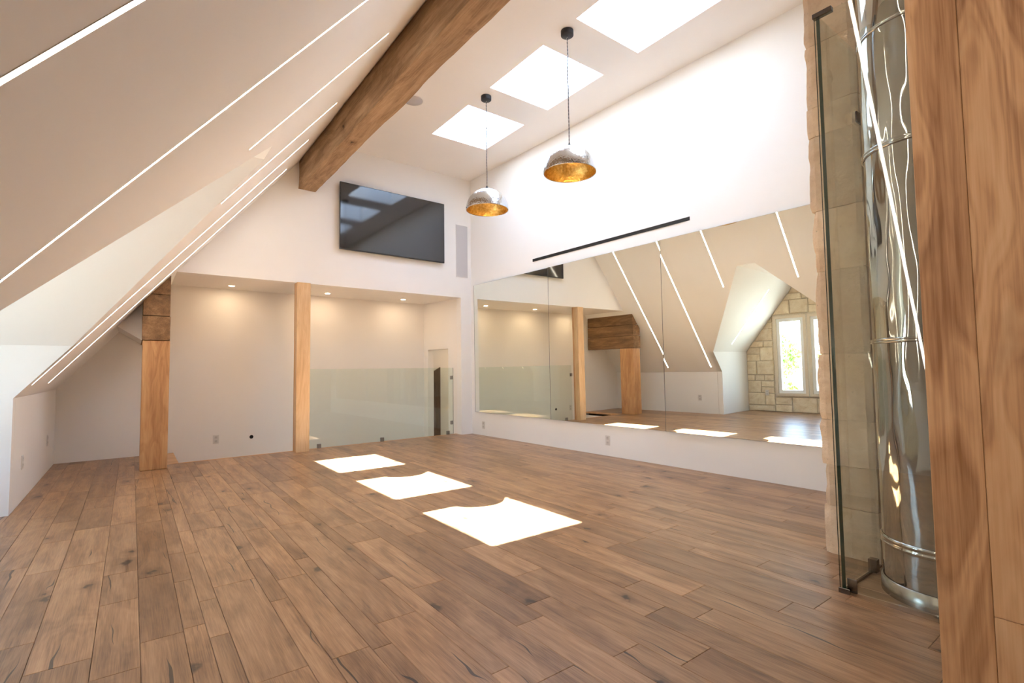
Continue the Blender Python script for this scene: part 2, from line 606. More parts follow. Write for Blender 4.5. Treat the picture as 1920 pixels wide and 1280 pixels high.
# ------------------------------------------------------------------ walls
mb = MB()
p0, p1 = MW(YB0), MW(7.4)
mb.slab([(MW(YB0 - 0.2), YB0 - 0.2, 0), (MW(7.22), 7.22, 0), (MW(7.22) + 0.25, 7.22, 0), (MW(YB0 - 0.2) + 0.25, YB0 - 0.2, 0)], (0, 0, 4.6))
struct(mb.build('wall_right', MT['white']), 'tall white wall carrying the mirrors')

# end wall: gable above the header + the strip beside the mirror wall
XA = 4.335
mb = MB()
xl = (ZH - KC) / KS
xr = (ZC - KC) / KS
mb.slab([(xl - 0.05, EW(xl - 0.05), ZH), (XA, EW(XA), ZH), (XA, EW(XA), 0), (4.6, EW(4.6), 0), (4.6, EW(4.6), 4.4), (xr, EW(xr), 4.4),
         (xr - 0.12, EW(xr), ZC + 0.02)], (0, 0.16, 0))
struct(mb.build('wall_end', MT['white']), 'white end wall with the television above the stair alcove')
# alcove back wall
mb = MB()
mb.slab([(-0.95, BW(-0.95), -0.75), (4.27, BW(4.27), -0.75), (4.27, BW(4.27), 2.45), (0.45, BW(0.45), 2.45), (-0.95, BW(-0.95), 0.75)], (0, 0.15, 0))
struct(mb.build('wall_back', MT['white_warm']), 'warm white back wall of the stair alcove')
# alcove right wall with doorway
A0, A1 = Vector((XA, EW(XA) + 0.14, 0)), Vector((4.225, 8.275, 0))
AD = (A1 - A0).normalized()
AL = (A1 - A0).length
AN = Vector((AD.y, -AD.x, 0))
ty = lambda y: (y - A0.y) / AD.y
d0, d1 = ty(7.545), ty(8.15)
mb = MB()
mb.obox(A0, AD, AN, Z3, 0, d0, 0, 0.12, -0.65, ZH)
mb.obox(A0, AD, AN, Z3, d0, d1, 0, 0.12, 1.42, ZH)
mb.obox(A0, AD, AN, Z3, d1, AL + 0.02, 0, 0.12, -0.65, ZH)
struct(mb.build('wall_alcove', MT['white_warm']), 'short side wall of the stair alcove with a low doorway')
# stair pit front
mb = MB()
mb.slab([(0.36, FE(0.36) - 0.02, -0.75), (4.6, FE(4.6) - 0.02, -0.75), (4.6, FE(4.6) - 0.02, -0.2), (0.36, FE(0.36) - 0.02, -0.2)], (0, -0.1, 0))
struct(mb.build('wall_stairwell', MT['white']), 'white stairwell side wall under the floor edge')
struct(MB().box(0.25, 0.445, FE(0.4), 8.15, -0.75, -0.2).build('wall_stairhead', MT['white']), 'white wall under the head of the stair')
# passage beyond the doorway
mb = MB()
mb.box(4.41, 5.9, 7.30, 7.36, -0.61, 2.0)
mb.box(4.27, 5.9, 8.32, 8.42, -0.61, 2.0)
mb.box(5.5, 5.6, 7.3, 8.4, -0.61, 2.0)
mb.box(4.38, 5.6, 7.36, 8.32, 1.6, 1.7)
mb.box(4.6, 5.6, 7.3, 8.4, -0.75, -0.61)
struct(mb.build('wall_passage', MT['white_warm']), 'dim passage walls beyond the low doorway')
dr = empty('door_1', (4.45, 8.3, -0.61))
struct(dr, 'dark wooden door with a slanted head in the passage')
for x0, x1 in ((4.345, 4.415), (4.418, 4.488), (4.491, 4.56)):
    t = lambda x: 0.99 + (x - 4.345) * 0.55
    MB().slab([(x0, 8.318, -0.61), (x1, 8.318, -0.61), (x1, 8.318, t(x1)), (x0, 8.318, t(x0))], (0, -0.035, 0)).build('board', MT['darkwood'], dr)

YF_, YN_ = 5.40, 2.56
# knee wall on the left
mb = MB()
mb.box(XK - 0.12, XK, YF_ + 0.1, 8.3, -0.15, 0.88)
mb.box(XK - 0.12, XK, YB0 - 0.2, YN_ - 0.1, -0.15, 0.88)
struct(mb.build('wall_left', MT['white']), 'low white knee wall below the sloped ceiling')
mb = MB()
mb.slab([(-0.9, YB0, 0), (4.9, YB0, 0), (4.9, YB0, 4.5), (1.5, YB0, 4.5), (-0.9, YB0, 0.9)], (0, -0.15, 0))
struct(mb.build('wall_rear', MT['white']), 'white wall behind the viewpoint')

# ------------------------------------------------------------------ ceilings
SKY = [(3.19, 4.055, 5.07, 5.99), (3.19, 4.055, 3.67, 4.60), (3.19, 4.055, 2.27, 3.20)]
WELL = 0.31
mb = MB()
X = [1.80, 3.19, 4.055, 5.0]
Y = [YB0 - 0.2, 2.27, 3.20, 3.67, 4.60, 5.07, 5.99, 7.5]
for i in range(3):
    for j in range(7):
        if i == 1 and j in (1, 3, 5):
            continue
        a, b, c, d = X[i], X[i + 1], Y[j], Y[j + 1]
        mb.poly([(a, c, ZC), (a, d, ZC), (b, d, ZC), (b, c, ZC)], [(0, 1, 2, 3)])
        mb.poly([(a, c, ZC + WELL), (a, d, ZC + WELL), (b, d, ZC + WELL), (b, c, ZC + WELL)], [(3, 2, 1, 0)])
for (a, b, c, d) in SKY:
    z0, z1 = ZC, ZC + WELL
    mb.poly([(a, c, z0), (b, c, z0), (b, d, z0), (a, d, z0), (a, c, z1), (b, c, z1), (b, d, z1), (a, d, z1)],
            [(0, 1, 5, 4), (1, 2, 6, 5), (2, 3, 7, 6), (3, 0, 4, 7)])
mb.poly([(1.8, Y[0], ZC), (1.8, Y[-1], ZC), (1.8, Y[-1], ZC + WELL), (1.8, Y[0], ZC + WELL)], [(0, 1, 2, 3)])
struct(mb.build('ceiling', MT['white']), 'flat white ceiling with three skylight wells')
for k, (a, b, c, d) in enumerate(SKY):
    w = empty('window_%d' % (k + 3), ((a + b) / 2, (c + d) / 2, ZC + WELL))
    struct(w, ['square skylight nearest the end wall', 'middle square skylight of the row of three', 'square skylight nearest the viewpoint'][k])
    f = MB()
    t = 0.05
    z0, z1 = ZC + WELL - 0.03, ZC + WELL + 0.06
    f.box(a - 0.03, a + 0.012, c - 0.03, d + 0.03, z0 + 0.03, z1)
    f.box(b - 0.012, b + 0.03, c - 0.03, d + 0.03, z0 + 0.03, z1)
    f.box(a + 0.012, b - 0.012, c - 0.03, c + 0.012, z0 + 0.03, z1)
    f.box(a + 0.012, b - 0.012, d - 0.012, d + 0.03, z0 + 0.03, z1)
    f.build('frame', MT['upvc'], w)
    MB().poly([(a, c, z1 - 0.02), (b, c, z1 - 0.02), (b, d, z1 - 0.02), (a, d, z1 - 0.02)], [(0, 1, 2, 3)]).build('pane', MT['glass_win'], w)

# sloped ceiling with the dormer notch (plan coordinates x, y)
YF, YN = 5.40, 2.56              # dormer cheeks
ZE = 1.29                        # dormer eaves
XE = (ZE - KC) / KS
ZT = 2.74
XT = (ZT - KC) / KS
YT0, YT1 = 4.0, 4.30
xt = 2.06
plan = [(xt, YB0 - 0.2), (xt, 8.35), (XK - 0.1, 8.35), (XK - 0.1, YF), (XE, YF), (XT, YT1), (XT, YT0), (XE, YN), (XK - 0.1, YN), (XK - 0.1, YB0 - 0.2)]
NS = Vector((-KS, 0, 1)).normalized()
mb = MB()
mb.slab([(x, y, SZ(x)) for x, y in plan], NS * 0.12)
struct(mb.build('ceiling_slope', MT['white']), 'white sloped ceiling with diagonal strip lights')
# alcove ceiling
mb = MB()
mb.slab([(xl - 0.02, EW(xl) + 0.15, ZH), (4.5, EW(4.5) + 0.15, ZH), (4.5, 8.4, ZH), (xl - 0.02, 8.4, ZH)], (0, 0, 0.15))
struct(mb.build('ceiling_alcove', MT['white_warm']), 'low ceiling over the stair alcove with downlights')
# shaded soffit wedge beside the stacked timbers
mb = MB()
mb.slab([(-0.14, EW(0) + 0.12, SZ(-0.14)), (0.085, EW(0) + 0.12, 1.44), (0.085, EW(0) + 0.12, SZ(0.085))], (0, 0.94, 0))
struct(mb.build('trim_2', MT['white_warm']), 'small white soffit between slope and stacked timbers')

# dormer
dm = empty('dormer', (-1.2, 4.0, 0))
struct(dm, 'white gabled dormer opening in the sloped ceiling')
mb = MB()
n1 = Vector((0, ZT - ZE, YF - YT1)).normalized()
mb.slab([(XT, YT1, ZT), (XD - 0.1, YT1, ZT), (XD - 0.1, YF, ZE), (XE, YF, ZE)], n1 * 0.1)
mb.build('sloped_side', MT['white'], dm)
mb = MB()
n2 = Vector((0, -(ZT - ZE), YT0 - YN)).normalized()
mb.slab([(XT, YT0, ZT), (XD - 0.1, YT0, ZT), (XD - 0.1, YN, ZE), (XE, YN, ZE)], n2 * 0.1)
mb.build('sloped_side', MT['white'], dm)
MB().slab([(XT, YT0, ZT), (XT, YT1, ZT), (XD - 0.1, YT1, ZT), (XD - 0.1, YT0, ZT)], (0, 0, 0.12)).build('flat_top', MT['white'], dm)
for y, s in ((YF, 1), (YN, -1)):
    MB().slab([(XD - 0.1, y - 0.004 * s, 0), (XK, y - 0.004 * s, 0), (XK, y - 0.004 * s, SZ(XK)), (XE, y - 0.004 * s, ZE), (XD - 0.1, y - 0.004 * s, ZE)], (0, 0.1 * s, 0)).build('cheek', MT['white'], dm)

# stone gable wall of the dormer
WIN = [(4.16, 4.80), (3.50, 4.14)]
WZ0, WZ1 = 0.34, 2.02
gab = [(YN, 0), (YF, 0), (YF, ZE), (YT1, ZT), (YT0, ZT), (YN, ZE)]
wd = empty('wall_dormer', (XD, 4.0, 0))
struct(wd, 'pale limestone gable wall of the dormer around the windows')
mb = MB()
wy0, wy1 = WIN[1][0], WIN[0][1]
mb.box(XD - 0.16, XD, wy1, YF + 0.1, 0, ZE)
mb.box(XD - 0.16, XD, YN - 0.1, wy0, 0, ZE)
mb.box(XD - 0.16, XD, wy0, wy1, 0, WZ0)
for (a, b) in ((wy1, YF + 0.1), (YN - 0.1, wy0), (wy0, wy1)):
    zz = ZE if (a, b) != (wy0, wy1) else WZ1
    gt = lambda y: ZT if YT0 <= y <= YT1 else (ZT - (y - YT1) * (ZT - ZE) / (YF - YT1) if y > YT1 else ZT - (YT0 - y) * (ZT - ZE) / (YT0 - YN))
    pts = [(XD, a, zz), (XD, b, zz), (XD, b, max(gt(b), zz) + 0.06)] + [(XD, y, ZT + 0.06) for y in (YT1, YT0) if a < y < b] + [(XD, a, max(gt(a), zz) + 0.06)]
    mb.slab(pts, (-0.16, 0, 0))
mb.build('mortar_bed', MT['mortar'], wd)


def clip(poly, a, b):
    """keep the left side of a->b"""
    out = []
    sd = lambda p: (b[0] - a[0]) * (p[1] - a[1]) - (b[1] - a[1]) * (p[0] - a[0])
    for i in range(len(poly)):
        p, q = poly[i], poly[(i + 1) % len(poly)]
        sp, sq = sd(p), sd(q)
        if sp >= 0:
            out.append(p)
        if (sp > 0) != (sq > 0) and abs(sp - sq) > 1e-9:
            t = sp / (sp - sq)
            out.append((p[0] + (q[0] - p[0]) * t, p[1] + (q[1] - p[1]) * t))
    return out


def stone_face(poly):
    cy = sum(p[0] for p in poly) / len(poly)
    cz = sum(p[1] for p in poly) / len(poly)
    d = random.uniform(0.016, 0.04)
    ring = lambda s, x: [(x, cy + (p[0] - cy) * s + random.uniform(-.004, .004), cz + (p[1] - cz) * s + random.uniform(-.004, .004)) for p in poly]
    n = len(poly)
    m = MB()
    V = ring(1.0, XD - 0.005) + ring(0.985, XD + d * 0.6) + ring(0.88, XD + d) + [(XD + d * 1.15, cy, cz)]
    F = []
    for i in (0, n):
        for k in range(n):
            F.append([i + k, i + (k + 1) % n, i + n + (k + 1) % n, i + n + k])
    for k in range(n):
        F.append([2 * n + k, 2 * n + (k + 1) % n, 3 * n])
    return m.poly(V, F)


rr = random.Random(3)
zone = [(YN, wy0 - 0.03, 0, 2.9), (wy1 + 0.03, YF, 0, 2.9), (wy0 - 0.03, wy1 + 0.03, 0, WZ0 - 0.03), (wy0 - 0.03, wy1 + 0.03, WZ1 + 0.03, 2.9)]
for (a, b, z0, z1) in zone:
    z = z0
    while z < z1 - 0.02:
        h = min(rr.choice([0.13, 0.18, 0.22, 0.26, 0.3]), z1 - z)
        if z1 - z - h < 0.09:
            h = z1 - z
        y = a
        while y < b - 0.02:
            w = min(rr.choice([0.2, 0.28, 0.36, 0.46]), b - y)
            if b - y - w < 0.12:
                w = b - y
            cells = [(y, y + w, z, z + h)]
            if h > 0.25 and w > 0.26 and rr.random() < 0.5:
                cells = [(y, y + w, z, z + h / 2), (y, y + w, z + h / 2, z + h)]
            for (p, q, r, s) in cells:
                g = 0.0045
                pl = [(p + g, r + g), (q - g, r + g), (q - g, s - g), (p + g, s - g)]
                for i in range(len(gab)):
                    if pl:
                        pl = clip(pl, gab[i], gab[(i + 1) % len(gab)])
                if len(pl) >= 3:
                    ar = abs(sum(pl[i][0] * pl[(i + 1) % len(pl)][1] - pl[(i + 1) % len(pl)][0] * pl[i][1] for i in range(len(pl)))) / 2
                    if ar > 0.002:
                        stone_face(pl).build('stone', MT['limestone'], wd)
            y += w
        z += h

for k, (a, b) in enumerate(WIN):
    w = empty('window_%d' % (k + 1), (XD, (a + b) / 2, WZ0))
    struct(w, ['tall white casement window in the stone gable, seen whole in the mirror', 'tall white casement window in the stone gable, partly hidden in the mirror'][k])

    def ring(name, y0, y1, z0, z1, t, x0, x1, m, par=w):
        r = MB()
        r.box(x0, x1, y0, y0 + t, z0, z1)
        r.box(x0, x1, y1 - t, y1, z0, z1)
        r.box(x0, x1, y0 + t, y1 - t, z0, z0 + t)
        r.box(x0, x1, y0 + t, y1 - t, z1 - t, z1)
        return r.build(name, m, par)
    ring('casing', a + 0.001, b - 0.001, WZ0, WZ1, 0.055, XD - 0.12, XD + 0.045, MT['casing'])
    sash = ring('sash', a + 0.055, b - 0.055, WZ0 + 0.055, WZ1 - 0.055, 0.065, XD - 0.07, XD + 0.015, MT['upvc'])
    y0, y1, z0, z1 = a + 0.12, b - 0.12, WZ0 + 0.12, WZ1 - 0.12
    MB().poly([(XD - 0.03, y0, z0), (XD - 0.03, y1, z0), (XD - 0.03, y1, z1), (XD - 0.03, y0, z1)], [(0, 1, 2, 3)]).build('pane', MT['glass_win'], w)
    for i in range(1, 4):
        y = y0 + (y1 - y0) * i / 4
        MB().box(XD - 0.034, XD - 0.026, y - 0.002, y + 0.002, z0, z1).build('glazing_bar', MT['lead'], sash)
    for i in range(1, 9):
        z = z0 + (z1 - z0) * i / 9
        MB().box(XD - 0.034, XD - 0.026, y0, y1, z - 0.002, z + 0.002).build('glazing_bar', MT['lead'], sash)

# ------------------------------------------------------------------ timbers
def rough_bar(x0, x1, y0, y1, z0, z1, ny, nx=4, nz=4, amp=0.012, seed=0, cut=None, mats=None, axis=1):
    """box subdivided and gently hewn; cut(x) limits the top"""
    bm = bmesh.new()
    idx = {}

    def vert(i, j, k):
        key = (i, j, k)
        if key not in idx:
            x = x0 + (x1 - x0) * i / nx
            y = y0 + (y1 - y0) * j / ny
            z = z0 + (z1 - z0) * k / nz
            p = Vector((x, y, z))
            q = Vector((x * 2.2, y * 1.1, z * 2.2)) + Vector((seed * 3.1, seed * 7.7, 0))
            d = noise.noise_vector(q) * amp + noise.noise_vector(q * 4.5) * amp * 0.4
            p = p + Vector((d.x, 0 if j in (0, ny) else d.y * 0.2, d.z))
            if cut:
                p.z = min(p.z, cut(p.x))
            idx[key] = bm.verts.new(p)
        return idx[key]
    for i in range(nx):
        for j in range(ny):
            bm.faces.new([vert(i, j, 0), vert(i, j + 1, 0), vert(i + 1, j + 1, 0), vert(i + 1, j, 0)])
            bm.faces.new([vert(i, j, nz), vert(i + 1, j, nz), vert(i + 1, j + 1, nz), vert(i, j + 1, nz)])
        for k in range(nz):
            bm.faces.new([vert(i, 0, k), vert(i + 1, 0, k), vert(i + 1, 0, k + 1), vert(i, 0, k + 1)])
            bm.faces.new([vert(i, ny, k), vert(i, ny, k + 1), vert(i + 1, ny, k + 1), vert(i + 1, ny, k)])
    for j in range(ny):
        for k in range(nz):
            bm.faces.new([vert(0, j, k), vert(0, j, k + 1), vert(0, j + 1, k + 1), vert(0, j + 1, k)])
            bm.faces.new([vert(nx, j, k), vert(nx, j + 1, k), vert(nx, j + 1, k + 1), vert(nx, j, k + 1)])
    bmesh.ops.remove_doubles(bm, verts=bm.verts, dist=1e-5)
    bm.verts.index_update()
    m = MB()
    m.poly([v.co.copy() for v in bm.verts], [[v.index for v in f.verts] for f in bm.faces])
    bm.free()
    return m


o = rough_bar(1.755, 1.972, YB0, EW(1.85), 3.53, ZC, 90, 5, 8, 0.014, 1).build('ceiling_beam', MT['rough_y'])
tag(o, 'long rough-hewn brown timber beam running along the top of the sloped ceiling', 'beam')

pst = empty('timber_post', (1.82, 7.12, 0))
tag(pst, 'pale smooth oak post at the left end of the glass guard', 'post')
MB().bevbox((0, 0, 0), (1, 0, 0), (0, 1, 0), Z3, 1.735, 1.908, 7.045, 7.155, 0.0, ZH, 0.003).build('front_board', MT['oak_post'], pst)
MB().bevbox((0, 0, 0), (1, 0, 0), (0, 1, 0), Z3, 1.738, 1.905, 7.155, 7.20, 0.0, ZH, 0.003).build('rear_board', MT['oak_post_dark'], pst)
o = MB().bevbox((0, 0, 0), (1, 0, 0), (0, 1, 0), Z3, 0.09, 0.34, 6.88, 7.23, 0.0, 1.427, 0.005).build('timber_post', MT['oak_post_dark'])
tag(o, 'thick tan oak post under the stacked rough timbers, left of the alcove', 'post')
zz = [1.427, 1.70, 1.945, 2.245]
for k in range(3):
    o = rough_bar((0.085, 0.09, 0.153)[k], 0.338 - 0.002 * k, 6.865 + 0.006 * k, 8.14, zz[k] + 0.004, zz[k + 1] - 0.004, 14, 8, 4, 0.004, 5 + k,
                  cut=(lambda x, b=zz[k]: max(SZ(x) - 0.004, b + 0.006))).build('rough_timber', MT['rough_post'])
    tag(o, ['rough brown timber resting on the tan post, lowest of the stack of three',
            'rough brown timber in the middle of the stack of three above the tan post',
            'rough brown timber cut to the slope, topmost of the stack above the tan post'][k], 'timber', 'stacked rough timbers')

# timber clad column right beside the viewpoint
cl = empty('clad_column', (2.0, 0.31, 0))
tag(cl, 'broad column clad in knotty oak boards at the right edge, nearest the viewpoint', 'column')
MB().box(1.866, 2.134, 0.166, 0.443, 0, ZC).build('core', MT['subfloor'], cl)
for (y0, y1, z0, z1, r) in ((0.3425, 0.459, 0, ZC, 0.66), (0.15, 0.3415, 0, 0.385, 0.62), (0.15, 0.3415, 0.3865, ZC, 0.72)):
    MB().bevbox((0, 0, 0), (1, 0, 0), (0, 1, 0), Z3, 1.85, 1.866, y0, y1, z0, z1, 0.0012).build('board', MT['oak_clad'], cl, attr=r)
MB().bevbox((0, 0, 0), (1, 0, 0), (0, 1, 0), Z3, 2.134, 2.15, 0.15, 0.459, 0, ZC, 0.0012).build('board', MT['oak_clad'], cl, attr=0.5)
for y0, y1 in ((0.443, 0.459), (0.15, 0.166)):
    MB().bevbox((0, 0, 0), (1, 0, 0), (0, 1, 0), Z3, 1.867, 2.133, y0, y1, 0, ZC, 0.0012).build('board', MT['oak_clad'], cl, attr=0.6)

# ------------------------------------------------------------------ stone pier
pier = empty('stone_pier', (3.9, 1.15, 0))
tag(pier, 'rough buff limestone pier rising behind the glass screen', 'pier')
zj = [0, 0.268, 0.497, 0.75, 1.123, 1.60, 1.957, 2.40, 2.575, 2.95, 3.4, 3.8, ZC]


def pier_stone(x0, x1, z0, z1, seed):
    m = rough_bar(x0, x1, 1.02, 1.285, z0 + 0.0015, z1 - 0.0015, 8, max(2, int((x1 - x0) / 0.14)), max(4, int((z1 - z0) / 0.035)), 0.0, seed)
    lo, hi = m.v, None
    for p in m.v:
        ex = min(p.z - z0, z1 - p.z)
        ey = min(p.y - 1.02, 1.285 - p.y)
        q = Vector((p.x * 6 + seed * 5.3, p.y * 6, p.z * 7 + seed))
        nz = noise.noise(q) * 0.008 + noise.noise(q * 2.7) * 0.006
        rnd = 0.005 * max(0, 1 - ex / 0.02)
        if p.x < x0 + 1e-4 and x0 < 3.3:
            p.x += nz + rnd + 0.012 * max(0, 1 - ey / 0.02)
        if p.y > 1.285 - 1e-4:
            p.y -= rnd + nz * 0.9 + random.Random(seed).uniform(-0.008, 0.012)
        if p.y < 1.02 + 1e-4:
            p.y += rnd + max(nz, 0)
    return m


for k in range(len(zj) - 1):
    xm = 3.65 + 0.35 * (k % 2)
    pier_stone(3.18, xm - 0.004, zj[k], zj[k + 1], k + 1).build('stone', MT['limestone_pier'], pier)
    pier_stone(xm + 0.004, 4.64, zj[k], zj[k + 1], k + 31).build('stone', MT['limestone_pier'], pier)
MB().box(3.197, 4.64, 1.036, 1.268, 0, ZC).build('mortar_core', MT['mortar'], pier)

# ------------------------------------------------------------------ flue duct
DC = Vector((2.985, 0.705, 0))
DR = 0.232
du = empty('flue_duct', DC)
tag(du, 'tall polished steel flue duct with seamed sections inside the glass screen', 'duct')
sz = [0.0, 0.24, 0.60, 1.17, 2.08, 2.65, 3.5, ZC]
for i in range(len(sz) - 1):
    a, b = sz[i], sz[i + 1]
    r0 = DR - 0.002 * (i % 2)
    m = int((b - a) / 0.04) + 2
    prof = [(r0, a + (b - a) * t / (m - 1)) for t in range(m)]
    mb = MB().lathe(DC, prof, 64)
    mb.build('duct_section', MT['duct'], du)
for z, h in ((0.24, 0.022), (1.17, 0.012), (2.08, 0.014), (2.65, 0.01), (3.5, 0.014)):
    MB().lathe(DC, [(DR, z - h), (DR + 0.006, z - h * 0.8), (DR + 0.006, z - h * 0.3), (DR + 0.001, z), (DR + 0.006, z + h * 0.3), (DR + 0.006, z + h * 0.8), (DR, z + h)], 64).build(
        'seam_band', MT['duct'], du)
MB().lathe(DC, [(DR + 0.003, 0.07), (DR + 0.010, 0.066), (DR + 0.012, 0.0)], 64).build('base_collar', MT['duct_dark'], du)

# ------------------------------------------------------------------ glass screen round the duct
gs = empty('glass_screen', (2.7, 0.8, 0))
tag(gs, 'tall frameless green-edged glass screen round the steel duct', 'glass screen')
GA = Vector((2.690, 1.03, 0))
gu = Vector((0.05, -1, 0)).normalized()
gv = Vector((gu.y, -gu.x, 0))          # points to -x
gm = [MT['glass_screen'], MT['glass_edge']]
e6 = [1, 1, 0, 0, 1, 1]
GZ = 2.79
MB().obox(GA, gu, gv, Z3, 0.0, 0.62, 0, 0.011, 0.012, GZ, mis=[0, 0, 0, 0, 1, 0]).build('front_pane', gm, gs)
MB().obox((2.703, 1.012, 0), (1, 0, 0), (0, 1, 0), Z3, 0, 0.468, 0, 0.016, 0.012, GZ, mis=[0, 0, 0, 0, 1, 0]).build('side_pane', gm, gs)


def clipbox(par, x0, x1, y0, y1, z0, z1, m='chromeclip', nm='clip'):
    return MB().bevbox((0, 0, 0), (1, 0, 0), (0, 1, 0), Z3, x0, x1, y0, y1, z0, z1, 0.0015).build(nm, MT[m], par)


clipbox(gs, 2.668, 2.678, 0.985, 1.032, 0, 0.024)
clipbox(gs, 2.705, 2.713, 0.968, 1.008, 0.0, 0.062)
clipbox(gs, 2.678, 2.70, 1.0, 1.032, 0, 0.011)
clipbox(gs, 3.05, 3.09, 0.998, 1.036, 0, 0.065)
clipbox(gs, 3.10, 3.17, 1.000, 1.010, 2.37, 2.43)
clipbox(gs, 2.676, 2.704, 0.95, 1.036, GZ - 0.008, GZ + 0.016)
clipbox(gs, 2.655, 2.668, 0.60, 0.66, 0, 0.065)
MB().box(2.715, 3.17, 1.013, 1.022, 0, 0.012).build('floor_channel', MT['chromeclip'], gs)

# ------------------------------------------------------------------ glass guard at the stair
gr = empty('glass_railing', (3.1, 7.23, 0))
tag(gr, 'low frameless green-tinted glass guard in front of the stair alcove', 'railing')
R0, R1 = Vector((1.925, FE(1.925) - 0.012, 0)), Vector((4.275, FE(4.275) + 0.0, 0))
RU = (R1 - R0).normalized()
RV = Vector((-RU.y, RU.x, 0))
RL = (R1 - R0).length
MB().obox(R0, RU, RV, Z3, 0, RL, -0.006, 0.006, 0.008, 1.092, mis=[1, 0, 0, 0, 0, 1]).build('pane', [MT['glass_rail'], MT['glass_edge']], gr)
for x in (2.09, 3.02, 4.17):
    t = (x - R0.x) / RU.x
    MB().obox(R0, RU, RV, Z3, t - 0.025, t + 0.025, -0.016, 0.016, 0, 0.06).build('clip', MT['steel'], gr)
for z in (0.93, 0.19):
    MB().obox(R0, RU, RV, Z3, RL - 0.05, RL - 0.005, -0.014, 0.014, z - 0.03, z + 0.03).build('clip', MT['steel'], gr)
MB().obox(R0, RU, RV, Z3, -0.012, 0.03, -0.014, 0.014, 0.87, 0.93).build('clip', MT['steel'], gr)

# ------------------------------------------------------------------ mirrors
# panels hang very slightly out of true with the wall, as the reflections show
MP = [(7.035, 5.222, 1.75, 0.34), (5.218, 3.402, 1.95, 0.34), (3.398, 1.56, 2.08, 0.38)]
ML = ['leftmost of the three tall frameless wall mirrors, next to the end wall', 'middle of the three tall frameless wall mirrors',
      'rightmost of the three tall frameless wall mirrors, next to the stone pier']
for (y0, y1, ya, tl), lab in zip(MP, ML):
    yc = (y0 + y1) / 2
    a, b = math.tan(math.radians(ya)), math.tan(math.radians(tl))
    n = Vector((-1, -a, -b)).normalized()
    u = Vector((a, -1, 0)).normalized()
    v = n.cross(u).normalized()
    if v.z < 0:
        v = -v
    c = Vector((MW(yc) - 0.028, yc, 1.41))
    hw = (y0 - y1) / 2
    m = empty('wall_mirror', (c.x, c.y, 0.37))
    tag(m, lab, 'mirror', 'wall mirrors')
    MB().obox(c, u, v, n, -hw, hw, -1.04, 1.038, -0.004, -0.0005).build('glass_back', MT['mirror_edge'], m)
    f = MB()
    f.poly([c + u * s + v * t for s, t in ((-hw + .001, -1.039), (hw - .001, -1.039), (hw - .001, 1.037), (-hw + .001, 1.037))], [(0, 1, 2, 3)])
    f.build('silvered_face', MT['mirror'], m)
    for sd in (-1, 1):
        e0 = sd * hw
        MB().obox(c, u, v, n, min(e0, e0 - sd * 0.004), max(e0, e0 - sd * 0.004), -1.04, 1.038, -0.0004, 0.0012).build('edge_strip', MT['mirror_seam'], m)
    MB().obox(Vector((MW(yc), yc, 1.41)), MU, Z3, MN, -hw + 0.1, hw - 0.1, -0.9, 0.9, 0.0, 0.012).build('backing', MT['subfloor'], m)

# black slot diffuser above the mirrors
sl = empty('slot_diffuser', (4.6, 4.3, 2.6))
tag(sl, 'long thin black linear air slot above the mirrors', 'vent')
s0, s1 = (7.17 - 5.573) / -MU.y, (7.17 - 3.053) / -MU.y
fr = MB()
fr.obox(MO, MU, Z3, MN, s0, s1, 2.594, 2.600, 0, 0.006)
fr.obox(MO, MU, Z3, MN, s0, s1, 2.627, 2.633, 0, 0.006)
fr.obox(MO, MU, Z3, MN, s0, s0 + 0.008, 2.6, 2.627, 0, 0.006)
fr.obox(MO, MU, Z3, MN, s1 - 0.008, s1, 2.6, 2.627, 0, 0.006)
fr.build('frame', MT['slotmetal'], sl)
MB().obox(MO, MU, Z3, MN, s0 + 0.008, s1 - 0.008, 2.6, 2.627, 0, 0.002).build('slot', MT['slot'], sl)
MB().obox(MO, MU, Z3, MN, s0 + 0.008, s1 - 0.008, 2.612, 2.616, 0.002, 0.005).build('blade', MT['slotmetal'], sl)

# ------------------------------------------------------------------ television
tv = empty('television', (3.14, 7.1, 2.77))
tag(tv, 'large black flat television mounted on the end wall', 'television')
t0, t1 = (2.288 - 4.54), (3.982 - 4.54)
MB().bevbox(EO, EU, Z3, EN, t0, t1, 2.772, 3.735, 0.05, 0.075, 0.003).build('case', MT['tvcase'], tv)
MB().obox(EO, EU, Z3, EN, t0 + 0.008, t1 - 0.008, 2.786, 3.727, 0.0745, 0.0765).build('screen', MT['screen'], tv)
MB().obox(EO, EU, Z3, EN, t0 + 0.5, t1 - 0.5, 2.95, 3.5, 0.0, 0.05).build('wall_mount', MT['tvcase'], tv)
# in-wall speaker
sp = empty('wall_speaker', (4.36, 7.17, 2.585))
tag(sp, 'slim grey flush wall speaker right of the television', 'speaker')
q0, q1 = 4.243 - 4.54, 4.472 - 4.54
MB().obox(EO, EU, Z3, EN, q0, q1, 2.585, 3.466, 0, 0.006).build('frame', MT['plastic'], sp)
MB().obox(EO, EU, Z3, EN, q0 + 0.006, q1 - 0.006, 2.591, 3.460, 0.006, 0.0085).build('grille', MT['grille'], sp)
# ceiling speaker
cs = empty('ceiling_speaker', (2.60, 5.36, ZC))
tag(cs, 'round white speaker set flush in the flat ceiling beside the beam', 'speaker')
MB().lathe((2.60, 5.36, ZC - 0.006), [(0.125, 0.006), (0.125, 0.002), (0.117, 0.0), (0.113, 0.003)], 40).build('trim_ring', MT['plastic'], cs)
MB().lathe((2.60, 5.36, ZC - 0.004), [(0.0005, 0.0), (0.113, 0.0), (0.113, 0.003)], 40).build('grille', MT['grille'], cs)


